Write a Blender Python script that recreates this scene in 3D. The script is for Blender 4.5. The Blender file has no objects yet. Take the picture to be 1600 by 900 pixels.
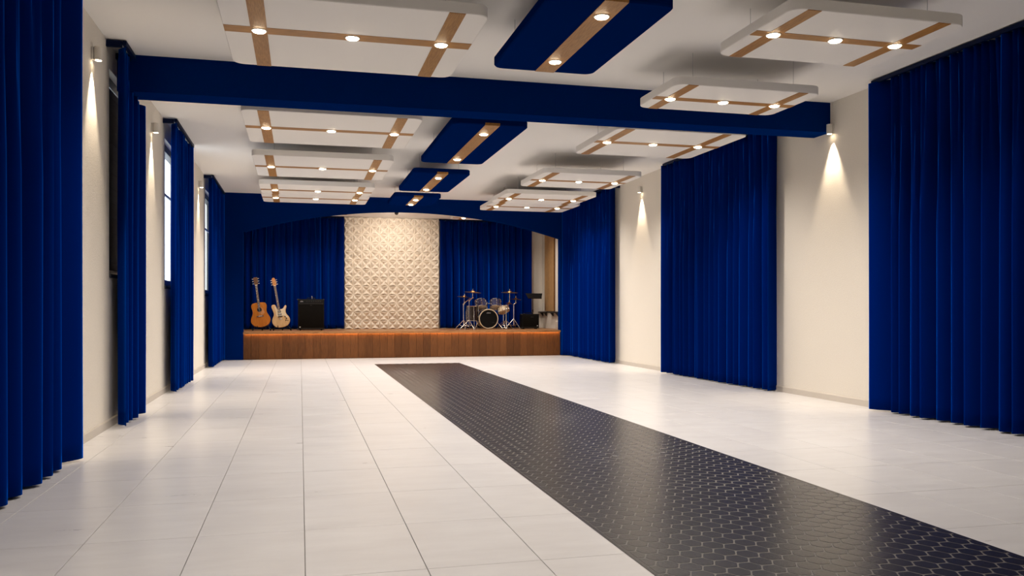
import bpy, bmesh, math, random
from mathutils import Vector, Matrix
random.seed(7)
S = bpy.context.scene
COL = S.collection
PI = math.pi

# ------------------------------------------------------------------ camera
FPX, YAW, HORIZON, EYE = 1305.3, 0.24822, 481.73, 1.2      # in a 1600x900 frame
cam_data = bpy.data.cameras.new('camera')
cam_data.sensor_width = 36.0
cam_data.lens = FPX / 1600 * 36
cam_data.shift_y = (HORIZON - 450) / 1600
cam_data.clip_end = 200
cam = bpy.data.objects.new('camera', cam_data)
COL.objects.link(cam)
cam.location = (0, 0, EYE)
cam.rotation_euler = (PI / 2, 0, -YAW)
S.camera = cam

# ------------------------------------------------------------------ world, exposure
W = bpy.data.worlds.new('world'); S.world = W
W.use_nodes = True
bg = W.node_tree.nodes['Background']
bg.inputs['Color'].default_value = (0.80, 0.90, 1.0, 1)
bg.inputs['Strength'].default_value = 3.0
S.view_settings.view_transform = 'Standard'
S.view_settings.look = 'None'
S.view_settings.gamma = 1
S.view_settings.use_curve_mapping = False
S.view_settings.exposure = 0.0
DOWN_W, SCONCE_W, STAGE_W = 76.0, 165.0, 85.0        # lamp powers
WARM = (1.0, 0.905, 0.815)

# ------------------------------------------------------------------ room dimensions (metres)
XL, XR, ZC, YB = -1.87, 6.70, 3.88, 20.35
YF = -3.0                      # wall behind the camera
YS = 22.95                     # back wall of the stage
ZS = 0.645                     # stage height
ZSC = 3.66                     # stage ceiling
ZP = 3.50                      # underside of the hanging ceiling panels


def pray(px, py):
    a = (px - 800) / FPX; b = (HORIZON - py) / FPX
    return Vector((math.cos(YAW) * a + math.sin(YAW), -math.sin(YAW) * a + math.cos(YAW), b))


def on_y(px, py, y):           # the point of a pixel's ray on the upright plane at depth y
    d = pray(px, py); return Vector((0, 0, EYE)) + d * (y / d.y)


def y_on_wall(px, x):          # depth at which a pixel column meets a side wall plane
    d = pray(px, 400); return d.y * x / d.x


# ------------------------------------------------------------------ materials
def new_mat(name):
    m = bpy.data.materials.new(name); m.use_nodes = True
    nt = m.node_tree
    return m, nt, nt.nodes['Principled BSDF']


def node(nt, kind, **kw):
    n = nt.nodes.new(kind)
    for k, v in kw.items():
        if k in n.inputs: n.inputs[k].default_value = v
        else: setattr(n, k, v)
    return n


def plain(name, col, rough=0.5, metal=0.0, bump=0.0, scale=60.0, var=0.0, stretch=(1, 1, 1), spec=0.5, coat=0.0, sheen=0.0):
    """principled material with noise colour variation and fine relief"""
    m, nt, b = new_mat(name)
    b.inputs['Base Color'].default_value = (*col, 1)
    b.inputs['Roughness'].default_value = rough
    b.inputs['Metallic'].default_value = metal
    b.inputs['Specular IOR Level'].default_value = spec
    b.inputs['Coat Weight'].default_value = coat
    b.inputs['Sheen Weight'].default_value = sheen
    b.inputs['Sheen Roughness'].default_value = 0.3
    b.inputs['Sheen Tint'].default_value = (0.0, 0.15, 1.0, 1)
    tc = node(nt, 'ShaderNodeTexCoord')
    mp = node(nt, 'ShaderNodeMapping'); mp.inputs['Scale'].default_value = stretch
    nt.links.new(tc.outputs['Object'], mp.inputs['Vector'])
    nz = node(nt, 'ShaderNodeTexNoise', Scale=scale, Detail=4.0)
    nt.links.new(mp.outputs[0], nz.inputs['Vector'])
    if var:
        r = node(nt, 'ShaderNodeValToRGB')
        r.color_ramp.elements[0].position = 0.3; r.color_ramp.elements[1].position = 0.7
        r.color_ramp.elements[0].color = (*[c * (1 - var) for c in col], 1)
        r.color_ramp.elements[1].color = (*[min(1, c * (1 + var)) for c in col], 1)
        nt.links.new(nz.outputs['Fac'], r.inputs[0]); nt.links.new(r.outputs[0], b.inputs['Base Color'])
    if bump:
        bp = node(nt, 'ShaderNodeBump', Strength=bump, Distance=0.01)
        nt.links.new(nz.outputs['Fac'], bp.inputs['Height']); nt.links.new(bp.outputs[0], b.inputs['Normal'])
    return m


def wood(name, dark, light, grain, rough=0.45, rnd=0.25, scale=9.0):
    """wood with stretched grain; every piece gets its own tone from its random number"""
    m, nt, b = new_mat(name)
    b.inputs['Roughness'].default_value = rough
    b.inputs['Specular IOR Level'].default_value = 0.25
    tc = node(nt, 'ShaderNodeTexCoord'); oi = node(nt, 'ShaderNodeObjectInfo')
    mp = node(nt, 'ShaderNodeMapping'); mp.inputs['Scale'].default_value = grain
    ad = node(nt, 'ShaderNodeVectorMath', operation='ADD')
    nt.links.new(tc.outputs['Object'], ad.inputs[0])
    ml = node(nt, 'ShaderNodeMath', operation='MULTIPLY'); ml.inputs[1].default_value = 37.0
    nt.links.new(oi.outputs['Random'], ml.inputs[0]); nt.links.new(ml.outputs[0], ad.inputs[1])
    nt.links.new(ad.outputs[0], mp.inputs['Vector'])
    nz = node(nt, 'ShaderNodeTexNoise', Scale=scale, Detail=6.0, Distortion=0.4)
    nt.links.new(mp.outputs[0], nz.inputs['Vector'])
    r = node(nt, 'ShaderNodeValToRGB')
    r.color_ramp.elements[0].position = 0.32; r.color_ramp.elements[1].position = 0.68
    r.color_ramp.elements[0].color = (*dark, 1); r.color_ramp.elements[1].color = (*light, 1)
    nt.links.new(nz.outputs['Fac'], r.inputs[0])
    mr = node(nt, 'ShaderNodeMapRange'); mr.inputs['To Min'].default_value = 1 - rnd; mr.inputs['To Max'].default_value = 1 + rnd
    nt.links.new(oi.outputs['Random'], mr.inputs['Value'])
    hs = node(nt, 'ShaderNodeHueSaturation'); nt.links.new(mr.outputs[0], hs.inputs['Value'])
    nt.links.new(r.outputs[0], hs.inputs['Color']); nt.links.new(hs.outputs[0], b.inputs['Base Color'])
    return m


def glow(name, col, strength):
    m, nt, b = new_mat(name)
    b.inputs['Base Color'].default_value = (*col, 1)
    b.inputs['Emission Color'].default_value = (*col, 1)
    b.inputs['Emission Strength'].default_value = strength
    return m


def tile_mat():
    m, nt, b = new_mat('pale_stone_tile')
    tc = node(nt, 'ShaderNodeTexCoord'); oi = node(nt, 'ShaderNodeObjectInfo')
    ad = node(nt, 'ShaderNodeVectorMath', operation='ADD')
    ml = node(nt, 'ShaderNodeMath', operation='MULTIPLY'); ml.inputs[1].default_value = 53.0
    nt.links.new(oi.outputs['Random'], ml.inputs[0])
    nt.links.new(tc.outputs['Object'], ad.inputs[0]); nt.links.new(ml.outputs[0], ad.inputs[1])
    mp = node(nt, 'ShaderNodeMapping'); mp.inputs['Scale'].default_value = (1.0, 3.2, 1)
    nt.links.new(ad.outputs[0], mp.inputs['Vector'])
    nz = node(nt, 'ShaderNodeTexNoise', Scale=2.2, Detail=7.0, Roughness=0.6)
    nt.links.new(mp.outputs[0], nz.inputs['Vector'])
    r = node(nt, 'ShaderNodeValToRGB')
    r.color_ramp.elements[0].position = 0.3; r.color_ramp.elements[1].position = 0.72
    r.color_ramp.elements[0].color = (0.63, 0.62, 0.625, 1); r.color_ramp.elements[1].color = (0.71, 0.705, 0.71, 1)
    nt.links.new(nz.outputs['Fac'], r.inputs[0]); nt.links.new(r.outputs[0], b.inputs['Base Color'])
    rr = node(nt, 'ShaderNodeMapRange'); rr.inputs['To Min'].default_value = 0.24; rr.inputs['To Max'].default_value = 0.36
    nt.links.new(nz.outputs['Fac'], rr.inputs['Value']); nt.links.new(rr.outputs[0], b.inputs['Roughness'])
    b.inputs['Specular IOR Level'].default_value = 0.55
    return m


def glass_mat():
    m = bpy.data.materials.new('window_glass'); m.use_nodes = True
    nt = m.node_tree; nt.nodes.clear()
    out = node(nt, 'ShaderNodeOutputMaterial')
    mix = node(nt, 'ShaderNodeMixShader'); tr = node(nt, 'ShaderNodeBsdfTransparent'); gl = node(nt, 'ShaderNodeBsdfGlossy', Roughness=0.02)
    mix.inputs[0].default_value = 0.06
    nt.links.new(tr.outputs[0], mix.inputs[1]); nt.links.new(gl.outputs[0], mix.inputs[2])
    nt.links.new(mix.outputs[0], out.inputs['Surface'])
    return m


M = dict(
    wall=plain('cream_wall', (0.76, 0.71, 0.63), 0.75, bump=0.25, scale=90, var=0.04),
    ceiling=plain('white_ceiling', (0.86, 0.84, 0.81), 0.9, bump=0.05, scale=120),
    base=plain('grey_baseboard', (0.58, 0.53, 0.47), 0.45),
    grout=plain('tile_grout', (0.36, 0.33, 0.31), 0.8, bump=0.1),
    tile=tile_mat(),
    hex=plain('black_hexagon_tile', (0.012, 0.012, 0.016), 0.26, bump=0.06, scale=40, var=0.3),
    hexgrout=plain('runner_grout', (0.115, 0.105, 0.096), 0.4, bump=0.05),
    navy=plain('navy_paint', (0.0, 0.0135, 0.108), 0.5, bump=0.04, scale=70, var=0.06, spec=0.0),
    velvet=plain('blue_velvet', (0.0, 0.0100, 0.118), 0.6, 0.0, bump=0.03, scale=260, var=0.08, spec=0.0, sheen=1.0),
    rail=plain('navy_rail', (0.0, 0.004, 0.03), 0.5, spec=0.1),
    panel=plain('white_panel', (0.84, 0.815, 0.78), 0.6, bump=0.02),
    bluepanel=plain('blue_panel', (0.0, 0.0110, 0.092), 0.45, bump=0.02, spec=0.0),
    oak_y=wood('oak_strip_lengthwise', (0.28, 0.122, 0.028), (0.44, 0.222, 0.062), (14, 1, 4), rnd=0.06),
    oak_x=wood('oak_strip_crosswise', (0.28, 0.122, 0.028), (0.44, 0.222, 0.062), (1, 14, 4), rnd=0.06),
    oak_z=wood('oak_slat_upright', (0.33, 0.18, 0.07), (0.48, 0.29, 0.13), (9, 9, 1), rnd=0.12),
    walnut=wood('walnut_board', (0.085, 0.030, 0.008), (0.165, 0.064, 0.019), (12, 12, 0.8), rnd=0.22),
    deck=wood('stage_deck_wood', (0.30, 0.135, 0.05), (0.44, 0.22, 0.09), (1, 10, 4), 0.35, rnd=0.05),
    led=glow('warm_led', (1.0, 0.56, 0.20), 32.0),
    lamp=glow('downlight_glow', (1.0, 0.80, 0.54), 26.0),
    chrome=plain('chrome', (0.75, 0.74, 0.72), 0.2, 1.0),
    white_metal=plain('white_metal', (0.72, 0.68, 0.62), 0.4),
    cable=plain('steel_cable', (0.5, 0.5, 0.5), 0.4, 1.0),
    relief=plain('cream_relief', (0.76, 0.67, 0.55), 0.6, bump=0.05, scale=50, var=0.05),
    frame=plain('dark_window_frame', (0.012, 0.014, 0.022), 0.4),
    sill=plain('grey_window_rail', (0.25, 0.27, 0.30), 0.5),
    blind=plain('navy_blind', (0.003, 0.008, 0.04), 0.8),
    glass=glass_mat(),
    black=plain('black_vinyl', (0.005, 0.0045, 0.004), 0.55, bump=0.15, scale=180, spec=0.15),
    grille=plain('black_grille_cloth', (0.006, 0.005, 0.004), 0.8, bump=0.3, scale=300, spec=0.12),
    trim=plain('dark_grey_trim', (0.035, 0.031, 0.028), 0.45),
    badge=plain('pale_badge', (0.7, 0.7, 0.7), 0.4),
    blackmetal=plain('black_metal', (0.012, 0.012, 0.013), 0.35, 0.6),
    spruce=wood('amber_spruce', (0.44, 0.135, 0.012), (0.58, 0.20, 0.024), (9, 3, 0.8), 0.25, rnd=0.0),
    mahog=plain('dark_mahogany', (0.10, 0.03, 0.012), 0.3, var=0.2, scale=20),
    ash=wood('pale_ash', (0.62, 0.38, 0.17), (0.76, 0.52, 0.27), (9, 3, 0.8), 0.25, rnd=0.0),
    maple=plain('maple_headstock', (0.52, 0.22, 0.07), 0.35, var=0.12, scale=15),
    brownhead=plain('brown_headstock', (0.14, 0.065, 0.03), 0.35, var=0.12, scale=15),
    fret=plain('rosewood_fretboard', (0.12, 0.065, 0.04), 0.5, var=0.15, scale=25),
    ivory=plain('ivory_plastic', (0.80, 0.66, 0.45), 0.35),
    bone=plain('white_bone', (0.8, 0.78, 0.72), 0.35),
    drumshell=plain('smoky_blue_lacquer', (0.035, 0.037, 0.09), 0.2, var=0.3, scale=8, coat=0.5),
    brownshell=plain('dark_brown_lacquer', (0.028, 0.016, 0.012), 0.22, var=0.2, scale=8, coat=0.5),
    skin=plain('cream_drumhead', (0.76, 0.60, 0.42), 0.45),
    blackskin=plain('black_drumhead', (0.005, 0.005, 0.005), 0.35, spec=0.2),
    brass=plain('bronze_cymbal', (0.60, 0.33, 0.11), 0.3, 1.0, bump=0.05, scale=60),
)


M['velvet'].node_tree.nodes['Principled BSDF'].inputs['Specular Tint'].default_value = (0.0, 0.1, 0.7, 1)


# ------------------------------------------------------------------ mesh helpers
class MB:
    def __init__(s): s.v = []; s.f = []
    def add(s, vs, fs):
        n = len(s.v); s.v += [tuple(p) for p in vs]; s.f += [tuple(i + n for i in f) for f in fs]; return s
    def box(s, a, b):
        (x0, y0, z0), (x1, y1, z1) = a, b
        return s.add([(x0, y0, z0), (x1, y0, z0), (x1, y1, z0), (x0, y1, z0), (x0, y0, z1), (x1, y0, z1), (x1, y1, z1), (x0, y1, z1)],
                     [(0, 3, 2, 1), (4, 5, 6, 7), (0, 1, 5, 4), (1, 2, 6, 5), (2, 3, 7, 6), (3, 0, 4, 7)])
    def cbox(s, a, b, c=0.01):
        """box with chamfered edges all round"""
        bm = bmesh.new(); bmesh.ops.create_cube(bm, size=1)
        for v in bm.verts:
            v.co = Vector([(a[i] + b[i]) / 2 + v.co[i] * (b[i] - a[i]) for i in range(3)])
        bmesh.ops.bevel(bm, geom=bm.edges[:], offset=c, segments=2, affect='EDGES', profile=0.6)
        bm.verts.index_update()
        s.add([v.co[:] for v in bm.verts], [[v.index for v in f.verts] for f in bm.faces]); bm.free(); return s
    def prism(s, poly, lo, hi, axis='z', bevel=0.0):
        """polygon (counter-clockwise) extruded along an axis; the bevel shrinks the hi and lo rims"""
        def put(p, h):
            return {'z': (p[0], p[1], h), 'y': (p[0], h, p[1]), 'x': (h, p[0], p[1])}[axis]
        n = len(poly)
        def inset(d):
            out = []
            for i in range(n):
                p0, p1, p2 = Vector(poly[i - 1]), Vector(poly[i]), Vector(poly[(i + 1) % n])
                e1, e2 = (p1 - p0).normalized(), (p2 - p1).normalized()
                nn = Vector((-e1.y - e2.y, e1.x + e2.x))
                L = nn.length
                out.append(p1 + (nn / L * d if L > 1e-6 else nn))
            return out
        if bevel:
            small = inset(bevel); sg = 1 if hi > lo else -1
            rings = [[put(p, lo) for p in small], [put(p, lo + sg * bevel) for p in poly], [put(p, hi - sg * bevel) for p in poly], [put(p, hi) for p in small]]
        else:
            rings = [[put(p, lo) for p in poly], [put(p, hi) for p in poly]]
        vs = [p for r in rings for p in r]; fs = []
        for k in range(len(rings) - 1):
            for i in range(n):
                j = (i + 1) % n; fs.append((k * n + i, k * n + j, (k + 1) * n + j, (k + 1) * n + i))
        fs.append(tuple(reversed(range(n)))); fs.append(tuple((len(rings) - 1) * n + i for i in range(n)))
        return s.add(vs, fs)
    def lathe(s, prof, seg=24, mat=None, cap=True):
        """profile of (radius, height) turned about z, then put through a matrix"""
        mat = mat or Matrix(); vs = []; fs = []
        for r, z in prof:
            for k in range(seg):
                a = 2 * PI * k / seg; vs.append(mat @ Vector((r * math.cos(a), r * math.sin(a), z)))
        for i in range(len(prof) - 1):
            for k in range(seg):
                l = (k + 1) % seg; fs.append((i * seg + k, i * seg + l, (i + 1) * seg + l, (i + 1) * seg + k))
        if cap:
            fs.append(tuple(reversed(range(seg)))); fs.append(tuple((len(prof) - 1) * seg + k for k in range(seg)))
        return s.add(vs, fs)
    def tube(s, p, q, r, r2=None, seg=8):
        p, q = Vector(p), Vector(q); d = q - p
        return s.lathe([(r, 0), (r if r2 is None else r2, d.length)], seg, Matrix.Translation(p) @ d.to_track_quat('Z', 'Y').to_matrix().to_4x4())
    def ring(s, R, r, mat, seg=28, k=6):
        vs = []; fs = []
        for i in range(seg):
            a = 2 * PI * i / seg
            for j in range(k):
                b = 2 * PI * j / k
                vs.append(mat @ Vector(((R + r * math.cos(b)) * math.cos(a), (R + r * math.cos(b)) * math.sin(a), r * math.sin(b))))
        for i in range(seg):
            for j in range(k):
                fs.append((i * k + j, ((i + 1) % seg) * k + j, ((i + 1) % seg) * k + (j + 1) % k, i * k + (j + 1) % k))
        return s.add(vs, fs)
    def mesh(s, name, mat, smooth=True):
        me = bpy.data.meshes.new(name); me.from_pydata(s.v, [], s.f); me.validate(); me.materials.append(mat)
        bm = bmesh.new(); bm.from_mesh(me); bmesh.ops.recalc_face_normals(bm, faces=bm.faces[:]); bm.to_mesh(me); bm.free()
        if smooth:
            me.shade_smooth(); me.set_sharp_from_angle(angle=math.radians(35))
        return me


def link(name, me, parent=None, loc=None, rot=None):
    o = bpy.data.objects.new(name, me); COL.objects.link(o)
    if parent: o.parent = parent
    if loc is not None: o.location = loc
    if rot is not None: o.rotation_euler = rot
    return o


def obj(name, mb, mat, parent=None, loc=None, rot=None, smooth=True):
    return link(name, mb.mesh(name, M[mat], smooth), parent, loc, rot)


def tag(o, label, cat=None, group=None, kind=None):
    o['label'] = label
    if cat: o['category'] = cat
    if group: o['group'] = group
    if kind: o['kind'] = kind
    return o


def thing(name, label, cat, loc=(0, 0, 0), rot=(0, 0, 0), group=None):
    o = bpy.data.objects.new(name, None); COL.objects.link(o); o.empty_display_size = 0.1
    o.location = loc; o.rotation_euler = rot
    return tag(o, label, cat, group, 'thing')


def struct(name, mb, mat, label, cat, smooth=False):
    return tag(obj(name, mb, mat, smooth=smooth), label, cat, kind='structure')


def spot(parent, loc, power, size, blend, radius, target=(0, 0, -1), col=WARM):
    d = bpy.data.lights.new('lamp_light', 'SPOT'); d.energy = power; d.spot_size = math.radians(size); d.spot_blend = blend
    d.shadow_soft_size = radius; d.color = col
    o = bpy.data.objects.new('lamp_light', d); COL.objects.link(o); o.parent = parent; o.location = loc
    o.rotation_euler = Vector(target).to_track_quat('-Z', 'Y').to_euler()
    return o


def rrect(x0, x1, y0, y1, r, n=5):
    pts = []
    for cx, cy, a0 in ((x1 - r, y1 - r, 0), (x0 + r, y1 - r, PI / 2), (x0 + r, y0 + r, PI), (x1 - r, y0 + r, 1.5 * PI)):
        for k in range(n + 1):
            a = a0 + PI / 2 * k / n; pts.append((cx + r * math.cos(a), cy + r * math.sin(a)))
    return pts


# ================================================================== THE ROOM
RX0, RX1, RY1 = 1.545, 3.385, 18.11            # black runner
floor = struct('floor', MB().box((XL - .2, YF - .2, -.15), (XR + .2, YS + .2, -.012)), 'grout', 'pale stone tiled floor of the long hall', 'floor')
TW, TL, GAP = 0.546, 0.83, 0.0036
rects = []
xs = [0.022 + TW * k for k in range(-4, 14)]
ys = [4.655 + TL * k for k in range(-10, 21)]
for i in range(len(xs) - 1):
    for j in range(len(ys) - 1):
        x0, x1, y0, y1 = max(xs[i], XL), min(xs[i + 1], XR), max(ys[j], YF), min(ys[j + 1], YB + .04)
        if x1 - x0 < .03 or y1 - y0 < .03: continue
        parts = [(x0, x1, y0, y1)]
        if x1 > RX0 and x0 < RX1 and y0 < RY1:         # cut round the runner
            parts = []
            if y1 > RY1: parts.append((x0, x1, RY1, y1))
            yy = min(y1, RY1)
            if x0 < RX0: parts.append((x0, RX0, y0, yy))
            if x1 > RX1: parts.append((RX1, x1, y0, yy))
        rects += [p for p in parts if p[1] - p[0] > .02 and p[3] - p[2] > .02]


def seen(r):
    cx, cy = (r[0] + r[1]) / 2, r[3]
    w = cx * math.sin(YAW) + cy * math.cos(YAW); u = cx * math.cos(YAW) - cy * math.sin(YAW)
    if w < 0.5: return 0
    px = 800 + FPX * u / w; py = HORIZON + FPX * EYE / w
    if px < -250 or px > 1850 or py > 900: return 0
    return (r[1] - r[0]) * (r[3] - r[2]) / w ** 3


rects.sort(key=seen, reverse=True)
tile_meshes = {}
rest = MB()
for n, (x0, x1, y0, y1) in enumerate(rects):
    w, d = round(x1 - x0 - GAP, 4), round(y1 - y0 - GAP, 4)
    cx, cy = (x0 + x1) / 2, (y0 + y1) / 2
    if n < 300 and seen((x0, x1, y0, y1)) > 0:
        if (w, d) not in tile_meshes:
            tile_meshes[w, d] = MB().prism([(-w / 2, -d / 2), (w / 2, -d / 2), (w / 2, d / 2), (-w / 2, d / 2)], -.012, 0, bevel=.0015).mesh('floor_tile', M['tile'], False)
        link('floor_tile', tile_meshes[w, d], floor, (cx, cy, 0))
    else:
        rest.box((cx - w / 2, cy - d / 2, -.012), (cx + w / 2, cy + d / 2, 0))
o = obj('far_floor_tiles', rest, 'tile', floor, smooth=False); o['kind'] = 'stuff'

# the runner of black hexagons
runner = thing('hexagon_runner', 'long black runner of glossy hexagon tiles laid into the pale floor', 'runner', ((RX0 + RX1) / 2, 8, 0))
ry0 = -2.0
def shift(mb, dx, dy):
    mb.v = [(x - dx, y - dy, z) for x, y, z in mb.v]; return mb
obj('runner_bed', shift(MB().box((RX0, ry0, -.012), (RX1, RY1, .0008)), (RX0 + RX1) / 2, 8), 'hexgrout', runner, smooth=False)
e = MB().box((RX0, ry0, -.003), (RX0 + .018, RY1, .0018)).box((RX1 - .018, ry0, -.003), (RX1, RY1, .0018)).box((RX0 + .018, RY1 - .02, -.003), (RX1 - .018, RY1, .0018))
obj('runner_edge', shift(e, (RX0 + RX1) / 2, 8), 'hex', runner, smooth=False)
HX, HY = 0.090, 0.120        # column and row pitch
hexpoly = []
R0 = HX * 2 / 3
corner = [(-R0, 0), (-R0 / 2, -HY / 2), (R0 / 2, -HY / 2), (R0, 0), (R0 / 2, HY / 2), (-R0 / 2, HY / 2)]
for i in range(6):            # corners cut off, sides drawn in for the joint
    p, c, q = Vector(corner[i - 1]), Vector(corner[i]), Vector(corner[(i + 1) % 6])
    for t in (c.lerp(p, .10), c.lerp(q, .10)): hexpoly.append((t.x * .945, t.y * .905))
hexmesh = MB().prism(hexpoly, -.003, .0022, bevel=.0012).mesh('hexagon_tile', M['hex'])
cells = []
nx = int((RX1 - RX0) / HX) + 2
for i in range(nx):
    x = RX0 + .03 + i * HX
    for j in range(int((RY1 - ry0) / HY) + 1):
        y = ry0 + .03 + j * HY + (HY / 2 if i % 2 else 0)
        if y + HY / 2 > RY1 - .02: continue
        cells.append((x, y))
full = [c for c in cells if c[0] - R0 > RX0 + .016 and c[0] + R0 < RX1 - .016]
cut = [c for c in cells if c not in set(full)]
full.sort(key=lambda c: seen((c[0] - .05, c[0] + .05, c[1] - .05, c[1] + .05)), reverse=True)
for x, y in full[:300]:
    link('hexagon_tile', hexmesh, runner, (x - (RX0 + RX1) / 2, y - 8, 0))
mb = MB()
def flat_hex(poly, cx, cy):
    n = len(poly)
    ins = [(p[0] * .96, p[1] * .96) for p in poly]
    mb.add([(cx + p[0], cy + p[1], -.003) for p in poly] + [(cx + p[0], cy + p[1], .0012) for p in poly] + [(cx + p[0], cy + p[1], .0022) for p in ins],
           [(i, (i + 1) % n, n + (i + 1) % n, n + i) for i in range(n)] + [(n + i, n + (i + 1) % n, 2 * n + (i + 1) % n, 2 * n + i) for i in range(n)] + [tuple(range(2 * n, 3 * n))])
for x, y in full[300:]: flat_hex(hexpoly, x - (RX0 + RX1) / 2, y - 8)
for x, y in cut:
    lo, hi = RX0 + .022, RX1 - .022
    pts = [(min(max(p[0] + x, lo), hi), p[1] + y) for p in hexpoly]
    if max(p[0] for p in pts) - min(p[0] for p in pts) < .012: continue
    cx = sum(p[0] for p in pts) / 12; cy = sum(p[1] for p in pts) / 12
    flat_hex([(p[0] - cx, p[1] - cy) for p in pts], cx - (RX0 + RX1) / 2, cy - 8)
o = obj('far_hexagon_tiles', mb, 'hex', runner, smooth=False); o['kind'] = 'stuff'

# ceilings, walls
struct('ceiling', MB().box((XL - .2, YF - .2, ZC), (XR + .2, YB + .24, ZC + .15)), 'ceiling', 'smooth white ceiling above the hanging panels', 'ceiling')
struct('ceiling_stage', MB().box((XL - .2, YB + .24, ZSC), (XR + .2, YS + .2, ZSC + .15)), 'ceiling', 'lower pale ceiling over the stage', 'ceiling')
WX = -1.725                                      # plane of the left curtains
WINS = [(y_on_wall(170.5, XL), y_on_wall(212, XL), 1.53), (y_on_wall(257, XL), y_on_wall(290, XL), 1.50), (y_on_wall(320, XL), 20.0, 1.47)]
WTOP = 3.62
wl = MB(); y = YF - .2
for a, b, s in WINS:
    wl.box((XL - .25, y, 0), (XL, a, ZC)); wl.box((XL - .25, a, 0), (XL, b, s)); wl.box((XL - .25, a, WTOP), (XL, b, ZC)); y = b
wl.box((XL - .25, y, 0), (XL, YS + .2, ZC))
struct('wall_left', wl, 'wall', 'cream window wall with navy curtains and slim lamps', 'wall')
struct('wall_right', MB().box((XR, YF - .2, 0), (XR + .2, YS + .2, ZC)), 'wall', 'cream wall opposite the windows', 'wall')
struct('wall_front', MB().box((XL, YF - .2, 0), (XR, YF, ZC)), 'wall', 'cream wall at the end facing the stage', 'wall')
struct('wall_back', MB().box((XL, YS, 0), (XR, YS + .2, ZSC)), 'wall', 'cream wall at the back of the stage', 'wall')

AX0, AX1, ASP, ARISE = -1.287, 6.44, 2.98, 0.575
half = (AX1 - AX0) / 2; RA = (half ** 2 + ARISE ** 2) / (2 * ARISE)
arc = []
for k in range(41):
    x = AX0 + (AX1 - AX0) * k / 40
    arc.append((x, ASP + ARISE - RA + math.sqrt(RA ** 2 - (x - (AX0 + AX1) / 2) ** 2)))
aw = MB()
aw.box((XL, YB, 0), (AX0, YB + .24, ZC)); aw.box((AX1, YB, 0), (XR, YB + .24, ZC))
n = len(arc)
aw.add([(x, YB, z) for x, z in arc] + [(x, YB, ZC) for x, z in arc] + [(x, YB + .24, z) for x, z in arc] + [(x, YB + .24, ZC) for x, z in arc],
       [(i, i + 1, n + i + 1, n + i) for i in range(n - 1)] + [(2 * n + i + 1, 2 * n + i, 3 * n + i, 3 * n + i + 1) for i in range(n - 1)] + [(i + 1, i, 2 * n + i, 2 * n + i + 1) for i in range(n - 1)])
struct('wall_arch', aw, 'navy', 'navy wall with a wide shallow arch framing the stage', 'wall')
BY0, BY1, BZ = 9.54, 9.90, 3.49
struct('ceiling_beam', MB().box((XL, BY0, BZ), (XR, BY1, ZC)), 'navy', 'broad navy beam crossing under the white ceiling', 'beam')


def skirting(x, sgn, y0, y1):
    h, d = .085, .014
    prof = [(0, 0), (d, 0), (d, h - .012), (d * .5, h), (0, h)]
    return [(x + sgn * p[0], p[1]) for p in prof], y0, y1
for nm, x, sg, lab in (('baseboard_left', XL, 1, 'low grey baseboard along the window wall'), ('baseboard_right', XR, -1, 'low grey baseboard along the windowless wall')):
    p, a, b = skirting(x, sg, YF, YB)
    struct(nm, MB().prism(p, a, b, 'y'), 'base', lab, 'baseboard')

# windows: frame > panes and rails
wlab = ['window with a drawn navy blind behind the curtain that meets the beam', 'bright daylit window behind the second curtain past the beam', 'bright daylit window beside the arch wall']
wlab[1] = 'bright daylit window behind the left curtain just past the beam'
for k, (a, b, s) in enumerate(WINS):
    w = thing('window_%d' % (k + 1), wlab[k], 'window', (XL - .12, (a + b) / 2, s))
    w['kind'] = 'structure'
    L = (b - a) / 2; H = WTOP - s; ft = .05
    f = MB()
    f.box((-.05, -L, 0), (.05, L, ft)); f.box((-.05, -L, H - .10), (.05, L, H)); f.box((-.05, -L, ft), (.05, -L + ft, H - .10)); f.box((-.05, L - ft, ft), (.05, L, H - .10))
    obj('window_frame', f, 'frame', w, smooth=False)
    npan = max(2, round(2 * L / 0.85)); pw = (2 * L - 2 * ft) / npan
    for i in range(npan):
        y0 = -L + ft + i * pw
        if i: obj('mullion', MB().box((-.008, y0 - .015, ft), (.012, y0 + .015, H - .10)), 'sill', w, smooth=False)
        obj('pane', MB().box((-.004, y0 + .02, ft), (.004, y0 + pw - .02, H - .10)), 'glass', w, smooth=False)
    obj('transom', MB().box((-.008, -L + ft, H * .66), (.012, L - ft, H * .66 + .035)), 'sill', w, smooth=False)
    obj('bottom_rail', MB().box((-.03, -L + ft, ft), (.045, L - ft, ft + .07)), 'sill', w, smooth=False)
    obj('window_sill', MB().cbox((.05, -L, -.02), (.135, L, .02), .006), 'frame', w)
    if k == 0:
        bl = MB()
        for i in range(24):
            z = ft + .02 + i * (H - .2) / 24
            bl.box((.052 + .004 * (i % 2), -L + .01, z), (.06 + .004 * (i % 2), L - .01, z + (H - .2) / 24))
        obj('roller_blind', bl, 'blind', w, smooth=False)


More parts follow.
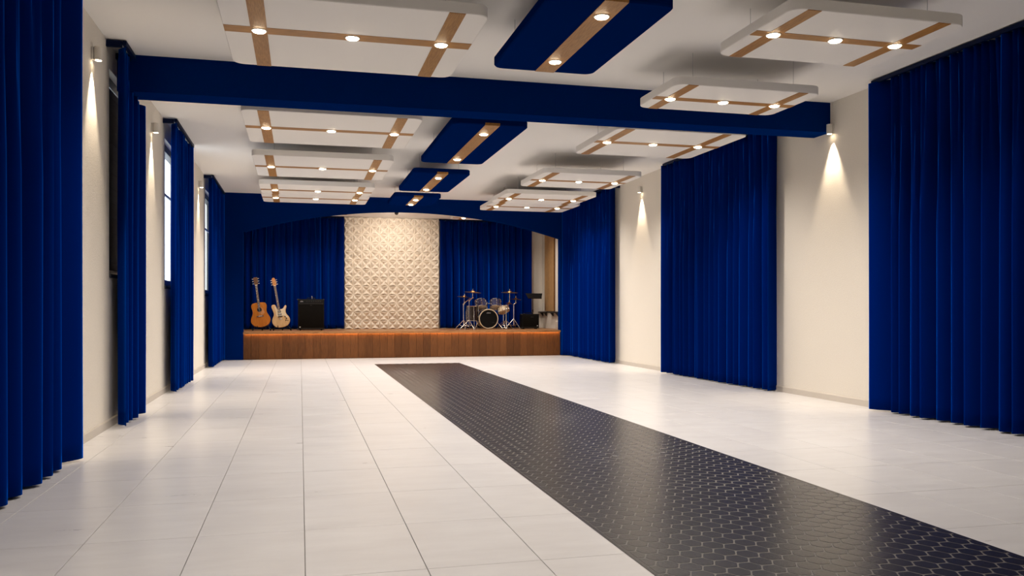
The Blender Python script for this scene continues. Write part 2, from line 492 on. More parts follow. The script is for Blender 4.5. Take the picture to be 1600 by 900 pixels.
# ================================================================== CURTAINS
def curtain(name, label, axis, base, toward, a, b, z0, ztop, pitch, amp, group, rail=True, bracket=None, notch=None, lean=0):
    """hanging cloth along an axis; 'toward' is the side it faces; rounded lobes with sharp creases"""
    r = random.Random(label)
    mid = (a + b) / 2
    def P(u, off, z): return (base + toward * off, u, z) if axis == 'y' else (u, base + toward * off, z)
    org = P(mid, 0, 0)
    t = thing(name, label, 'curtain', (org[0], org[1], z0), group=group)
    edges = [a]
    while edges[-1] < b - pitch * .55: edges.append(edges[-1] + pitch * r.uniform(.72, 1.3))
    sc = (b - a) / (edges[-1] - a); edges = [a + (e - a) * sc for e in edges]
    NV, NS = 26, 12
    skew = [r.uniform(.62, 1.6) for _ in edges]
    ph = [r.uniform(0, 6.28) for _ in edges]; drift = [r.uniform(-.16, .16) for _ in edges]
    split = [r.uniform(.3, .7) for _ in edges]
    dips = [amp * .96 for _ in edges]; crest = [amp * r.uniform(0, .30) for _ in edges]; crest[0] = 0
    rows = []
    for k in range(NV + 1):
        g = k / NV; z = z0 + (ztop - z0) * g
        top = max(0, (g - .55) / .45)               # gathers near the rail
        row = []
        for i in range(len(edges) - 1):
            e0, e1 = edges[i], edges[i + 1]
            d0 = drift[i] * pitch * top if i else 0
            d1 = drift[i + 1] * pitch * top if i < len(edges) - 2 else 0
            for s in range(NS + (1 if i == len(edges) - 2 else 0)):
                w = s / NS; u = w
                h0 = .5 ** (1 / skew[i])               # crest of this lobe: the cloth starts and ends on a crest
                if i == 0: u = h0 + (1 - h0) * w
                if i == len(edges) - 2: u = h0 * w
                lobe = 1 - abs(math.sin(PI * u ** skew[i])) ** 1.15
                sp = split[i]; uu = u / sp if u < sp else (u - sp) / (1 - sp)
                lobe2 = .75 * (1 - abs(math.sin(PI * uu)) ** 1.2)
                if i in (0, len(edges) - 2): lobe2 = lobe
                mixr = .6 * top
                cr = crest[i] if i < len(edges) - 2 else 0
                off = amp - cr - (dips[i] - cr) * (lobe * (1 - mixr) + lobe2 * mixr) - .004 * (1 + math.sin(3 * g + ph[i]))
                row.append((e0 + d0 + (e1 + d1 - e0 - d0) * w, off))
        rows.append((z, row))
    vs = []; fs = []; nn = len(rows[0][1])
    for z, row in rows:
        for u, off in row:
            zz = z
            if notch and u > notch[0]: zz = z0 + (z - z0) * (notch[1] - z0) / (ztop - z0)
            p = P(u, off - amp * .68, zz); vs.append((p[0] - org[0], p[1] - org[1], p[2] - z0))
    for k in range(NV):
        for i in range(nn - 1):
            if notch and (rows[0][1][i][0] > notch[0]) != (rows[0][1][i + 1][0] > notch[0]): 
                if k == NV - 1: continue
            fs.append((k * nn + i, k * nn + i + 1, (k + 1) * nn + i + 1, (k + 1) * nn + i))
    c = obj('cloth', MB().add(vs, fs), 'velvet', t)
    so = c.modifiers.new('thickness', 'SOLIDIFY'); so.thickness = .005; so.offset = 0
    if rail:
        bb = min(b, notch[0]) if notch else b
        lo, hi = P(a - .03, .005, 0), P(bb, .045, 0)
        p0 = [min(lo[i], hi[i]) - org[i] for i in range(2)]; p1 = [max(lo[i], hi[i]) - org[i] for i in range(2)]
        obj('curtain_rail', MB().cbox((*p0, ztop - .01 - z0), (*p1, ztop + .034 - z0), .005), 'rail', t)
        if bracket is not None:
            for e in (a - .01, (bb - .03)):
                lo, hi = P(e - .02, bracket, 0), P(e + .02, .0, 0)
                p0 = [min(lo[i], hi[i]) - org[i] for i in range(2)]; p1 = [max(lo[i], hi[i]) - org[i] for i in range(2)]
                obj('rail_bracket', MB().box((*p0, ztop - .03 - z0), (*p1, ztop + .03 - z0)), 'rail', t)
    return t


CT = ZC - .045
def ly(px): return y_on_wall(px, WX + .035)
def ln(px): return y_on_wall(px, WX - .075) - .08
gl = 'navy curtains on the window wall'
curtain('curtain', 'wide navy velvet curtain hanging on the window wall farthest from the stage', 'y', -1.724, 1, 4.35, y_on_wall(130, -1.66), .02, CT, .27, .20, gl, bracket=XL + 1.724)
curtain('curtain', 'narrow navy velvet curtain that meets the navy ceiling beam', 'y', WX, 1, ln(181), ly(228), .02, CT, .16, .11, gl, bracket=XL - WX, notch=(BY0 - .02, BZ - .01))
curtain('curtain', 'navy velvet curtain partly covering the bright window past the beam', 'y', WX, 1, ln(264.5), ly(302.6), .02, CT, .17, .11, gl, bracket=XL - WX)
curtain('curtain', 'navy velvet curtain on the window wall touching the arch wall', 'y', WX, 1, ln(325), YB - .02, .02, CT, .17, .11, gl, bracket=XL - WX)
CX = 6.54
def ryw(px): return y_on_wall(px, CX - .075)
def ryn(px): return y_on_wall(px, CX + .145) - .08
gr = 'navy curtains on the windowless wall'
curtain('curtain', 'broad navy velvet curtain on the wall without windows, before the beam', 'y', CX, -1, 4.9, ryw(1357), .02, CT, .19, .235, gr, bracket=CX - XR)
curtain('curtain', 'broad navy velvet curtain between two lamps on the wall without windows', 'y', CX, -1, ryn(1216.5), ryw(1032.5), .02, CT, .19, .235, gr, bracket=CX - XR)
curtain('curtain', 'navy velvet curtain on the windowless wall next to the arch', 'y', CX, -1, ryn(965), YB - .02, .02, CT, .19, .235, gr, bracket=CX - XR)
gs = 'navy curtains at the back of the stage'
YCB = YS - .18
curtain('curtain', 'navy stage curtain behind the guitars and the tall amplifier', 'x', YCB, -1, XL + .03, on_y(537.5, 450, YCB).x, ZS + .02, ZSC - .04, .19, .23, gs)
curtain('curtain', 'navy stage curtain behind the drum kit', 'x', YCB, -1, on_y(687, 450, YCB).x + .004, on_y(830, 450, YCB).x, ZS + .02, ZSC - .04, .19, .23, gs)


# ================================================================== HANGING CEILING PANELS
PT = .09
lens_mesh = MB().lathe([(.054, .004), (.053, -.008), (.046, -.013), (.031, -.017), (.010, -.0185)], 20).mesh('lens', M['lamp'])
rim_mesh = MB().lathe([(.064, .004), (.064, -.003), (.060, -.005), (.054, -.005), (.054, .004)], 20, cap=False).mesh('downlight', M['white_metal'])


def downlight(parent, x, y, z, power=DOWN_W):
    d = link('downlight', rim_mesh, parent, (x, y, z))
    link('lens', lens_mesh, d)
    spot(d, (0, 0, -.045), power, 150, .9, .05)


def white_panel(label, x0, x1, y0, y1, sx, cy, sw=.13, cw=.14, z=ZP, top=ZC, lights=True, group='white hanging ceiling panels'):
    ox, oy = (x0 + x1) / 2, (y0 + y1) / 2
    t = thing('hanging_light_panel', label, 'ceiling panel', (ox, oy, z), group=group)
    hx, hy = (x1 - x0) / 2, (y1 - y0) / 2
    obj('board', MB().prism(rrect(-hx, hx, -hy, hy, .11), 0, PT, bevel=.006), 'panel', t)
    for s in sx:
        obj('wood_strip', MB().box((s - ox - sw / 2, -hy + .004, -.004), (s - ox + sw / 2, hy - .004, .003)), 'oak_y', t, smooth=False)
    e = [-hx + .004, sx[0] - ox - sw / 2, sx[0] - ox + sw / 2, sx[1] - ox - sw / 2, sx[1] - ox + sw / 2, hx - .004]
    for i in (0, 2, 4):
        obj('wood_strip', MB().box((e[i], cy - oy - cw / 2, -.003), (e[i + 1], cy - oy + cw / 2, .003)), 'oak_x', t, smooth=False)
    for q in (sx[0], (sx[0] + sx[1]) / 2, sx[1]):
        downlight(t, q - ox, cy - oy, -.004)
    for ax in (-1, 1):
        for ay in (-1, 1):
            obj('hanging_cable', MB().tube((ax * hx * .7, ay * hy * .7, PT), (ax * hx * .7, ay * hy * .7, top - z), .0025, seg=6), 'cable', t)


def blue_panel(label, x0, x1, y0, y1, s, ly_, sw=.19):
    ox, oy = (x0 + x1) / 2, (y0 + y1) / 2; hx, hy = (x1 - x0) / 2, (y1 - y0) / 2
    t = thing('hanging_light_panel', label, 'ceiling panel', (ox, oy, ZP), group='blue hanging ceiling panels')
    obj('board', MB().prism(rrect(-hx, hx, -hy, hy, .10), 0, PT, bevel=.012), 'bluepanel', t)
    obj('wood_strip', MB().box((s - ox - sw / 2, -hy + .006, -.004), (s - ox + sw / 2, hy - .006, .003)), 'oak_y', t, smooth=False)
    obj('strip_end', MB().box((s - ox - sw / 2, -hy - .003, -.004), (s - ox + sw / 2, -hy + .006, .03)), 'oak_y', t, smooth=False)
    for q in ly_: downlight(t, s - ox, q - oy, -.004)
    for ax in (-1, 1):
        for ay in (-1, 1):
            obj('hanging_cable', MB().tube((ax * hx * .7, ay * hy * .7, PT), (ax * hx * .7, ay * hy * .7, ZC - ZP), .0025, seg=6), 'cable', t)


white_panel('large white panel before the beam on the window side', -.61, 1.45, 6.41, 8.25, (-.33, 1.19), 7.21, cw=.16)
white_panel('white panel just past the beam on the window side', -.675, 1.455, 10.13, 12.08, (-.42, 1.2), 11.06)
white_panel('white panel on the window side, second past the beam', -.71, 1.42, 13.07, 15.13, (-.458, 1.168), 14.08)
white_panel('white panel on the window side, third past the beam', -.745, 1.385, 16.08, 17.43, (-.475, 1.14), 16.83)
white_panel('white panel on the window side closest to the arch wall', -.765, 1.40, 17.46, 18.80, (-.49, 1.12), 18.0)
white_panel('white panel before the beam between the blue panel and the broad curtain', 3.66, 5.27, 5.67, 6.90, (3.85, 5.04), 6.26, sw=.118, cw=.12)
white_panel('white panel overlapping the navy beam on the windowless side', 3.74, 5.44, 7.88, 8.92, (3.93, 5.21), 8.45, sw=.115, cw=.12)
white_panel('white panel just past the beam on the windowless side', 3.94, 5.80, 10.02, 11.80, (4.11, 5.48), 10.87)
white_panel('white panel on the windowless side, second past the beam', 4.0, 5.80, 13.56, 15.20, (4.21, 5.59), 14.4)
white_panel('white panel on the windowless side, third past the beam', 4.0, 5.92, 16.2, 17.66, (4.23, 5.65), 16.97)
white_panel('white panel on the windowless side closest to the arch wall', 4.06, 6.08, 17.69, 19.15, (4.28, 5.72), 18.35)
white_panel('added unseen white panel on the window side farthest from the stage', -.58, 1.40, 1.9, 3.7, (-.30, 1.15), 2.8)  # added panel, out of frame: its downlights brighten the nearest floor
blue_panel('blue panel with one wood strip, before the beam', 1.78, 2.79, 5.87, 7.80, 2.30, (6.2, 7.44))
blue_panel('largest blue panel with one wood strip just past the beam', 1.83, 2.82, 10.24, 13.10, 2.345, (10.77, 12.69))
blue_panel('middle sized blue panel second past the beam', 1.86, 2.85, 14.13, 16.40, 2.36, (14.6, 16.06))
blue_panel('blue panel closest to the arch wall', 1.87, 2.85, 17.2, 18.63, 2.37, (17.65, 18.46))
white_panel('white panel over the stage above the guitars', -1.0, on_y(541, 335, 21.7).x, 20.75, 21.7, (-.7, .72), 21.3, z=3.545, top=ZSC + .01, group='white panels over the stage')
white_panel('white panel over the stage above the drum kit', on_y(703, 341, 21.75).x, 5.9, 20.75, 21.75, (4.1, 5.6), 21.3, z=3.545, top=ZSC + .01, group='white panels over the stage')


# ================================================================== WALL LAMPS
def sconce(label, x, sg, y, z):
    t = thing('wall_lamp', label, 'wall lamp', (x, y, z), group='slim white wall lamps')
    obj('back_plate', MB().cbox((min(0, sg * .02), -.03, -.06), (max(0, sg * .02), .03, .06), .003), 'white_metal', t)
    c = MB()
    mt = Matrix.Translation((sg * .055, 0, 0))
    c.lathe([(.034, -.062), (.037, -.060), (.037, .060), (.034, .063)], 20, mt)
    obj('lamp_body', c, 'white_metal', t)
    obj('lens', MB().lathe([(.027, -.0645), (.027, -.062)], 16, mt), 'lamp', t)
    spot(t, (sg * .062, 0, -.075), SCONCE_W, 56, .75, .014, (-sg * .008, 0, -1), (1.0, .82, .60))


sconce('wall lamp between the widest window-side curtain and the beam curtain', XL, 1, y_on_wall(143.5, XL), 3.56)
sconce('wall lamp on the window wall just past the beam', XL, 1, y_on_wall(236.5, XL), 3.54)
sconce('wall lamp on the window wall nearer the stage', XL, 1, y_on_wall(310, XL), 3.55)
sconce('wall lamp beside the end of the navy beam', XR, -1, BY0 - .06, 3.52)
sconce('wall lamp on the windowless wall nearer the stage', XR, -1, y_on_wall(1003, XR), 3.60)


# ================================================================== STAGE
stage = thing('stage', 'raised wooden stage with upright board front and glowing lip', 'stage', ((AX0 + AX1) / 2, YB + .05, 0))
sx0 = stage.location.x
obj('deck', MB().box((XL + .005 - sx0, .20, ZS - .1), (XR - .005 - sx0, YS - YB - .05, ZS)).box((AX0 - sx0, -.035, ZS - .035), (AX1 - sx0, .20, ZS)).box((AX0 - sx0, -.045, ZS - .048), (AX1 - sx0, -.035, ZS)), 'deck', stage, smooth=False)
obj('stage_base', MB().box((AX0 - sx0, .03, 0), (AX1 - sx0, .19, ZS - .04)), 'walnut', stage, smooth=False)
BW = (AX1 - AX0) / 44
board = MB().prism([(-BW / 2 + .002, 0), (BW / 2 - .002, 0), (BW / 2 - .002, .028), (-BW / 2 + .002, .028)], 0.004, ZS - .037, bevel=.003).mesh('front_board', M['walnut'], False)
for k in range(44):
    link('front_board', board, stage, (-(AX1 - AX0) / 2 + BW * (k + .5), .002 + .003 * random.random(), 0))
obj('light_strip', MB().box((AX0 - sx0 + .02, -.033, ZS - .044), (AX1 - sx0 - .02, -.020, ZS - .036)), 'led', stage, smooth=False)

RX_0, RX_1 = on_y(538, 450, YS - .1).x, on_y(686, 450, YS - .1).x
relief = thing('relief_wall_cladding', 'cream wall panel of faceted star tiles between the stage curtains', 'wall panel', ((RX_0 + RX_1) / 2, YS - .01, ZS))
NCX, NCZ = 11, 13
tw, th = (RX_1 - RX_0) / NCX, (ZSC - ZS - .005) / NCZ
obj('backing', MB().box((RX_0 - relief.location.x, -.12, 0), (RX_1 - relief.location.x, 0, ZSC - ZS - .005)), 'relief', relief, smooth=False)
variants = []
for q in range(6):
    r = random.Random(q); g = .004
    hx, hz = tw / 2 - g, th / 2 - g
    c = [(-hx, -hz), (hx, -hz), (hx, hz), (-hx, hz)]
    mb = MB()
    for i in range(4):                      # four triangles, each a small leaning pyramid
        a, b = Vector(c[i]), Vector(c[(i + 1) % 4]); m_ = Vector((0, 0))
        cen = (a + b + m_) / 3
        A, B, Cc = [cen + (v - cen) * .94 for v in (a, b, m_)]
        apex = cen.lerp(((a + b) / 2, a, b, m_)[r.choice((0, 0, 0, 1, 2))], r.uniform(.1, .4))
        d = r.uniform(.055, .085)
        mb.add([(A.x, 0, A.y), (B.x, 0, B.y), (Cc.x, 0, Cc.y), (apex.x, -d, apex.y)], [(0, 1, 3), (1, 2, 3), (2, 0, 3), (2, 1, 0)])
    variants.append(mb.mesh('relief_tile', M['relief'], False))
for i in range(NCX):
    for j in range(NCZ):
        link('relief_tile', variants[random.randrange(6)], relief, (RX_0 - relief.location.x + tw * (i + .5), -.12, th * (j + .5)), (0, 0, 0))

sl = thing('stage_spotlight', 'small black spotlight under the top of the arch', 'spotlight', (on_y(621, 331, YB + .3).x, YB + .42, ZSC))
obj('mount_plate', MB().cbox((-.13, -.05, -.02), (.13, .05, 0), .004), 'blackmetal', sl)
obj('yoke', MB().box((-.10, -.012, -.05), (-.09, .012, -.02)).box((.09, -.012, -.05), (.10, .012, -.02)), 'blackmetal', sl, smooth=False)
mt = Matrix.Translation((0, 0, -.06)) @ Matrix.Rotation(math.radians(72), 4, 'X')
obj('lamp_can', MB().lathe([(.05, -.10), (.05, .02), (.043, .05), (.03, .06)], 20, mt), 'blackmetal', sl)
obj('lens', MB().lathe([(.042, -.103), (.042, -.101)], 16, mt), 'lamp', sl)
spot(sl, (0, .12, -.095), STAGE_W * 2.2, 105, 1.0, .04, (.03, 1, -.64))

# right side wall of the stage
ap = thing('oak_wall_cladding', 'upright oak board panel on the side wall of the stage', 'wall panel', (XR - .002, 21.6, 1.12))
ya, yb_ = 21.66, 22.50
nb = 4; bw = (yb_ - ya) / nb
obj('backing', MB().box((-.03, ya - 21.6, 0), (0, yb_ - 21.6, 2.45)), 'walnut', ap, smooth=False)
bm_ = MB().prism([(-.055, -bw / 2 + .008), (-.03, -bw / 2 + .008), (-.03, bw / 2 - .008), (-.055, bw / 2 - .008)], 0, 2.45).mesh('oak_board', M['oak_z'], False)
for k in range(nb): link('oak_board', bm_, ap, (0, ya - 21.6 + bw * (k + .5), 0))
for y0, y1, lab in ((22.35, 22.92, 'dark ledge under the oak panel nearest the stage corner'), (21.2, 21.98, 'dark ledge under the oak panel beside the arch')):
    s_ = thing('wall_ledge', lab, 'ledge', (XR, (y0 + y1) / 2, 1.075), group='dark ledges under the oak panel')
    d = (y1 - y0) / 2
    obj('ledge_board', MB().cbox((-.13, -d, 0), (0, d, .035), .004), 'trim', s_)
    for q in (-.6, .6): obj('ledge_bracket', MB().prism([(0, 0), (0, -.09), (-.02, -.09), (-.10, 0)], q * d - .01, q * d + .01, 'y'), 'trim', s_, smooth=False)
wb = thing('wall_box', 'small beige box low on the stage side wall', 'box', (XR - .001, 21.25, ZS + .0))
obj('box_body', MB().cbox((-.07, -.16, 0), (0, .16, .22), .006), 'wall', wb)
obj('box_lid', MB().cbox((-.078, -.14, .02), (-.068, .14, .20), .003), 'base', wb)


# ================================================================== INSTRUMENTS
def outline(half):
    """symmetric or two-sided outline from rows of (z, left, right)"""
    return [(r, z) for z, l, r in half] + [(-l, z) for z, l, r in reversed(half)]


def dense(rows, n=4):
    """smooth the rows with a Catmull-Rom curve"""
    out = []
    for i in range(len(rows) - 1):
        p0, p1, p2, p3 = rows[max(i - 1, 0)], rows[i], rows[i + 1], rows[min(i + 2, len(rows) - 1)]
        for k in range(n):
            t = k / n
            out.append(tuple(.5 * (2 * b + (c - a) * t + (2 * a - 5 * b + 4 * c - d) * t * t + (3 * b - a - 3 * c + d) * t ** 3) for a, b, c, d in zip(p0, p1, p2, p3)))
    out.append(rows[-1])
    return out


def guitar_stand(label, x, y):
    t = thing('guitar_stand', label, 'guitar stand', (x, y, ZS), group='black folding guitar stands')
    for s in (-1, 1):
        obj('leg', MB().tube((s * .06, .02, .30), (s * .21, -.13, .012), .011).lathe([(.016, 0), (.016, .03)], 10, Matrix.Translation((s * .21, -.13, 0))), 'blackmetal', t)
        obj('cradle_arm', MB().tube((s * .10, -.02, .09), (s * .10, -.19, .075), .010).tube((s * .10, -.19, .075), (s * .10, -.20, .125), .010), 'blackmetal', t)
    obj('rear_leg', MB().tube((0, .03, .34), (0, .22, .012), .011).lathe([(.016, 0), (.016, .03)], 10, Matrix.Translation((0, .22, 0))), 'blackmetal', t)
    obj('crossbar', MB().tube((-.13, -.02, .09), (.13, -.02, .09), .010).tube((-.06, .02, .30), (.06, .02, .30), .010).tube((0, .0, .09), (0, .03, .34), .010), 'blackmetal', t)
    return t


def tuners(parent, zs, hw, d, r=.013):
    for z in zs:
        for s in (-1, 1):
            obj('tuning_peg', MB().tube((s * hw, d, z), (s * (hw + .022), d, z), .005).lathe([(r * .6, -.006), (r, 0), (r * .6, .006)], 10, Matrix.Translation((s * (hw + .026), d, z))), 'bone', parent)


GY = 21.72
gx = on_y(409.3, 509, GY).x
g = thing('acoustic_guitar', 'amber acoustic guitar with a round sound hole on a black stand', 'guitar', (gx, GY - .10, ZS + .085), (math.radians(-9), math.radians(-7.5), 0))
rows = dense([(0, .02, .02), (.012, .10, .10), (.05, .175, .175), (.11, .222, .222), (.17, .236, .236), (.24, .222, .222), (.31, .188, .188), (.37, .168, .168), (.43, .168, .168), (.49, .182, .182), (.545, .185, .183), (.59, .165, .160), (.612, .125, .115), (.622, .04, .035)])
ol = outline(rows)
obj('body_side', MB().prism(ol, -.05, .058, 'y', bevel=.004), 'mahog', g)
obj('soundboard', MB().prism([(x * .985, .31 + (z - .31) * .985) for x, z in ol], -.056, -.049, 'y', bevel=.002), 'spruce', g)
ry_ = Matrix.Rotation(PI / 2, 4, 'X')
obj('sound_hole', MB().lathe([(.050, .0562), (.050, .0572)], 24, Matrix.Translation((0, 0, .435)) @ ry_), 'blackskin', g)
obj('rosette', MB().ring(.055, .004, Matrix.Translation((0, -.0565, .435)) @ ry_), 'fret', g)
obj('pickguard', MB().prism(outline(dense([(.30, -.04, .05), (.34, -.02, .11), (.40, -.056, .105), (.47, -.05, .075), (.49, -.04, .05)])), -.0585, -.056, 'y'), 'maple', g)
obj('bridge', MB().cbox((-.085, -.066, .255), (.085, -.056, .285), .004), 'fret', g)
obj('saddle', MB().box((-.04, -.070, .266), (.045, -.066, .276)), 'bone', g)
obj('neck', MB().prism([(-.026, -.03), (.026, -.03), (.022, .008), (-.022, .008)], .60, 1.06), 'mahog', g, loc=(0, -.03, 0))
fb = obj('fretboard', MB().prism([(-.029, .485), (.029, .485), (.023, 1.05), (-.023, 1.05)], -.066, -.056, 'y'), 'fret', g)
for k in range(14):
    z = .50 + .55 * (1 - 1.06 ** -(k)) / (1 - 1.06 ** -14)
    obj('fret', MB().box((-.026, -.068, 1.55 - z - .001), (.026, -.066, 1.55 - z + .001)) if False else MB().box((-.0245, -.0675, z - .0015), (.0245, -.066, z + .0015)), 'chrome', fb)
obj('nut', MB().box((-.026, -.07, 1.05), (.026, -.055, 1.066)), 'bone', g)
hs = obj('headstock', MB().prism(outline([(1.06, .026, .026), (1.08, .043, .043), (1.15, .047, .047), (1.245, .052, .052), (1.262, .03, .03), (1.255, .0, .0)]), -.055, -.035, 'y', bevel=.003), 'brownhead', g)
tuners(hs, (1.10, 1.16, 1.22), .048, -.045)
for k in range(6):
    x = -.017 + .0068 * k
    obj('string', MB().tube((x * 1.3, -.071, .27), (x, -.0705, 1.055), .0007, seg=5), 'chrome', g)
guitar_stand('black folding stand holding the acoustic guitar', gx, GY)

gx2 = on_y(441.0, 509, GY).x
g = thing('electric_guitar', 'pale wood electric guitar with ivory pickguard on a black stand', 'guitar', (gx2, GY - .10, ZS + .085), (math.radians(-9), math.radians(-10), 0))
pts = [(0, -.005), (.09, .004), (.165, .045), (.212, .11), (.222, .175), (.200, .245), (.165, .30), (.150, .36), (.158, .42), (.185, .475), (.190, .515), (.170, .532), (.145, .518), (.115, .478), (.075, .455), (.035, .455), (-.035, .47), (-.055, .53), (-.075, .575), (-.105, .59), (-.140, .588), (-.165, .565), (-.17, .52), (-.155, .45), (-.142, .38), (-.150, .32), (-.185, .26), (-.212, .19), (-.208, .12), (-.165, .045), (-.09, .004)]
cl = dense(pts + [pts[0]], 3)[:-1]
obj('body', MB().prism(cl, -.026, .026, 'y', bevel=.007), 'ash', g)
pg = [(.02, .455), (.075, .45), (.115, .465), (.150, .50), (.165, .515), (.175, .49), (.15, .43), (.135, .36), (.155, .29), (.185, .235), (.18, .20), (.14, .23), (.10, .27), (.06, .275), (-.07, .275), (-.085, .32), (-.085, .42), (-.095, .5), (-.085, .545), (-.06, .51), (-.04, .455)]
obj('pickguard', MB().prism(list(pg), -.0295, -.026, 'y'), 'ivory', g)
for z, w in ((.395, .04), (.325, .045)):
    p_ = obj('pickup', MB().cbox((-w, -.036, z - .019), (w, -.028, z + .019), .003), 'blackskin', g)
    obj('pole_piece', MB().box((-w + .01, -.038, z - .004), (w - .01, -.036, z + .010)), 'badge', p_)
obj('bridge', MB().cbox((-.055, -.042, .255), (.058, -.028, .278), .004), 'blackmetal', g)
obj('tailpiece', MB().cbox((-.03, -.034, .195), (.03, -.026, .215), .003), 'chrome', g)
for x, z in ((.115, .245), (.14, .195), (.12, .15)):
    obj('control_knob', MB().lathe([(.014, .026), (.014, .040), (.011, .044)], 12, Matrix.Translation((x, 0, z)) @ ry_), 'blackmetal', g)
obj('jack_slot', MB().cbox((.145, -.031, .13), (.18, -.026, .148), .003), 'fret', g)
obj('neck', MB().prism([(-.026, -.03), (.026, -.03), (.022, .004), (-.022, .004)], .44, 1.06), 'maple', g, loc=(0, -.004, 0))
fb = obj('fretboard', MB().prism([(-.029, .43), (.029, .43), (.023, 1.05), (-.023, 1.05)], -.042, -.034, 'y'), 'fret', g)
for k in range(18):
    z = .44 + .6 * (1 - 1.055 ** -(k)) / (1 - 1.055 ** -18)
    obj('fret', MB().box((-.0245, -.0435, z - .0015), (.0245, -.042, z + .0015)), 'chrome', fb)
obj('nut', MB().box((-.025, -.045, 1.05), (.025, -.034, 1.062)), 'bone', g)
hs = obj('headstock', MB().prism(outline([(1.055, .025, .025), (1.075, .040, .045), (1.12, .046, .048), (1.18, .046, .042), (1.24, .042, .03), (1.265, .02, .012)]), -.034, -.014, 'y', bevel=.003), 'maple', g)
tuners(hs, (1.09, 1.15, 1.205), .044, -.024)
for k in range(6):
    x = -.017 + .0068 * k
    obj('string', MB().tube((x * 1.4, -.046, .265), (x, -.0455, 1.055), .0007, seg=5), 'chrome', g)
guitar_stand('black folding stand holding the electric guitar', gx2, GY)


def emblem(parent, x, y, z, w, h, mat='badge'):
    """small illegible script badge: a few slanted strokes on a bar"""
    m_ = MB()
    for i in range(5):
        u = -w / 2 + w * (i + .5) / 5; hh = h * (.5, 1, .6, .9, .55)[i]
        m_.prism([(u - w * .05, -h / 2), (u + w * .03, -h / 2), (u + w * .09, -h / 2 + hh), (u + w * .01, -h / 2 + hh)], 0, .003, 'y')
    m_.box((-w / 2, .0, -h * .5), (w / 2, .003, -h * .36))
    return obj('badge', m_, mat, parent, (x, y, z), smooth=False)


def amplifier(label, pl, pr, pt, y, depth, big):
    a, b = on_y(pl, 500, y), on_y(pr, 500, y); w = (b.x - a.x) / 2; H = on_y((pl + pr) / 2, pt, y).z - ZS
    t = thing('guitar_amplifier', label, 'amplifier', ((a.x + b.x) / 2, y, ZS))
    obj('cabinet', MB().cbox((-w, 0, .02), (w, depth, H), .012), 'black', t)
    for sx_ in (-1, 1):
        for yy in (.05, depth - .05):
            obj('foot', MB().lathe([(.02, 0), (.022, .02)], 12, Matrix.Translation((sx_ * (w - .06), yy, 0))), 'blackmetal', t)
    ct = H - (.115 if big else .03)
    obj('grille', MB().cbox((-w + .03, -.008, .06), (w - .03, .004, ct - .02), .004), 'grille', t)
    tr = MB()
    for z in ((.045, ct - .012) if big else (.042,)): tr.box((-w + .02, -.010, z), (w - .02, .002, z + .012))
    obj('trim_strip', tr, 'trim', t, smooth=False)
    if big:
        cp = obj('control_panel', MB().cbox((-w + .02, -.006, ct + .01), (w - .02, .004, H - .02), .003), 'blackmetal', t)
        for k in range(7): obj('knob', MB().lathe([(.011, .006), (.011, .02), (.008, .022)], 10, Matrix.Translation((-.10 + k * .055, 0, (ct + H) / 2)) @ ry_), 'trim', cp)
        emblem(t, -w + .09, -.012, (ct + H) / 2, .075, .03); emblem(t, 0, -.012, ct - .04, .06, .022, 'trim')
        obj('jack_plug', MB().tube((.02, .06, H), (.02, .06, H + .05), .008).lathe([(.012, 0), (.014, .02), (.006, .035)], 10, Matrix.Translation((.02, .06, H + .045))), 'chrome', t)
        cs = ((-1, .05),)
    else:
        emblem(t, .04, -.012, ct - .05, .09, .03, 'trim')
        obj('knob', MB().lathe([(.012, 0), (.012, .02), (.008, .024)], 10, Matrix.Translation((-w + .07, .05, H))), 'trim', t)
        cs = ((1, .05),)
    obj('handle', MB().tube((-.09, depth * .6, H + .03), (.09, depth * .6, H + .03), .009).tube((-.09, depth * .6, H), (-.09, depth * .6, H + .03), .009).tube((.09, depth * .6, H), (.09, depth * .6, H + .03), .009), 'blackmetal', t)
    for s in (-1, 1):
        for zz in (.02, H):
            q = MB().cbox((s * w - .022, -.004, zz - .022 + (.018 if zz < .1 else 0)), (s * w + .022 if False else s * w + s * .003 + .022 * (s < 0), .03, zz + .022 - (.020 if zz > .1 else 0)), .004)
            obj('corner_guard', q, 'trim', t)
    obj('corner_badge', MB().lathe([(.014, 0), (.014, .006)], 12, Matrix.Translation((cs[0][0] * (w - .05), -.008, .085)) @ ry_), 'badge', t)
    return t


amplifier('tall black amplifier cabinet with pale badge beside the electric guitar', 465.5, 506.5, 467.2, 21.55, .36, True)
amplifier('small black amplifier with top knob beside the drum kit', 815.5, 842.3, 490.5, 21.65, .26, False)

# music stand behind the small amplifier
p = on_y(832.5, 500, 22.25)
t = thing('music_stand', 'black music stand behind the small amplifier', 'music stand', (p.x, 22.25, ZS))
zt = on_y(832, 466, 22.25).z - ZS
obj('pole', MB().tube((0, 0, .2), (0, 0, zt), .011).tube((0, 0, .45), (0, 0, .52), .018), 'blackmetal', t)
for k in range(3):
    a = 2 * PI * k / 3 + .5
    obj('leg', MB().tube((0, 0, .22), (.24 * math.cos(a), .24 * math.sin(a), .01), .009), 'blackmetal', t)
dk = obj('desk', MB().prism([(-.19, 0), (.19, 0), (.245, .17), (-.245, .17)], -.008, .008, 'y', bevel=.003), 'blackmetal', t, (.05, -.02, zt - .01), (math.radians(-32), 0, 0))
obj('desk_lip', MB().box((-.19, -.05, -.006), (.19, 0, .004)), 'blackmetal', dk, smooth=False)

# ------------------------------------------------------------------ drum kit
DY = 21.75
def K(px, py, y=DY): return on_y(px, py, y)


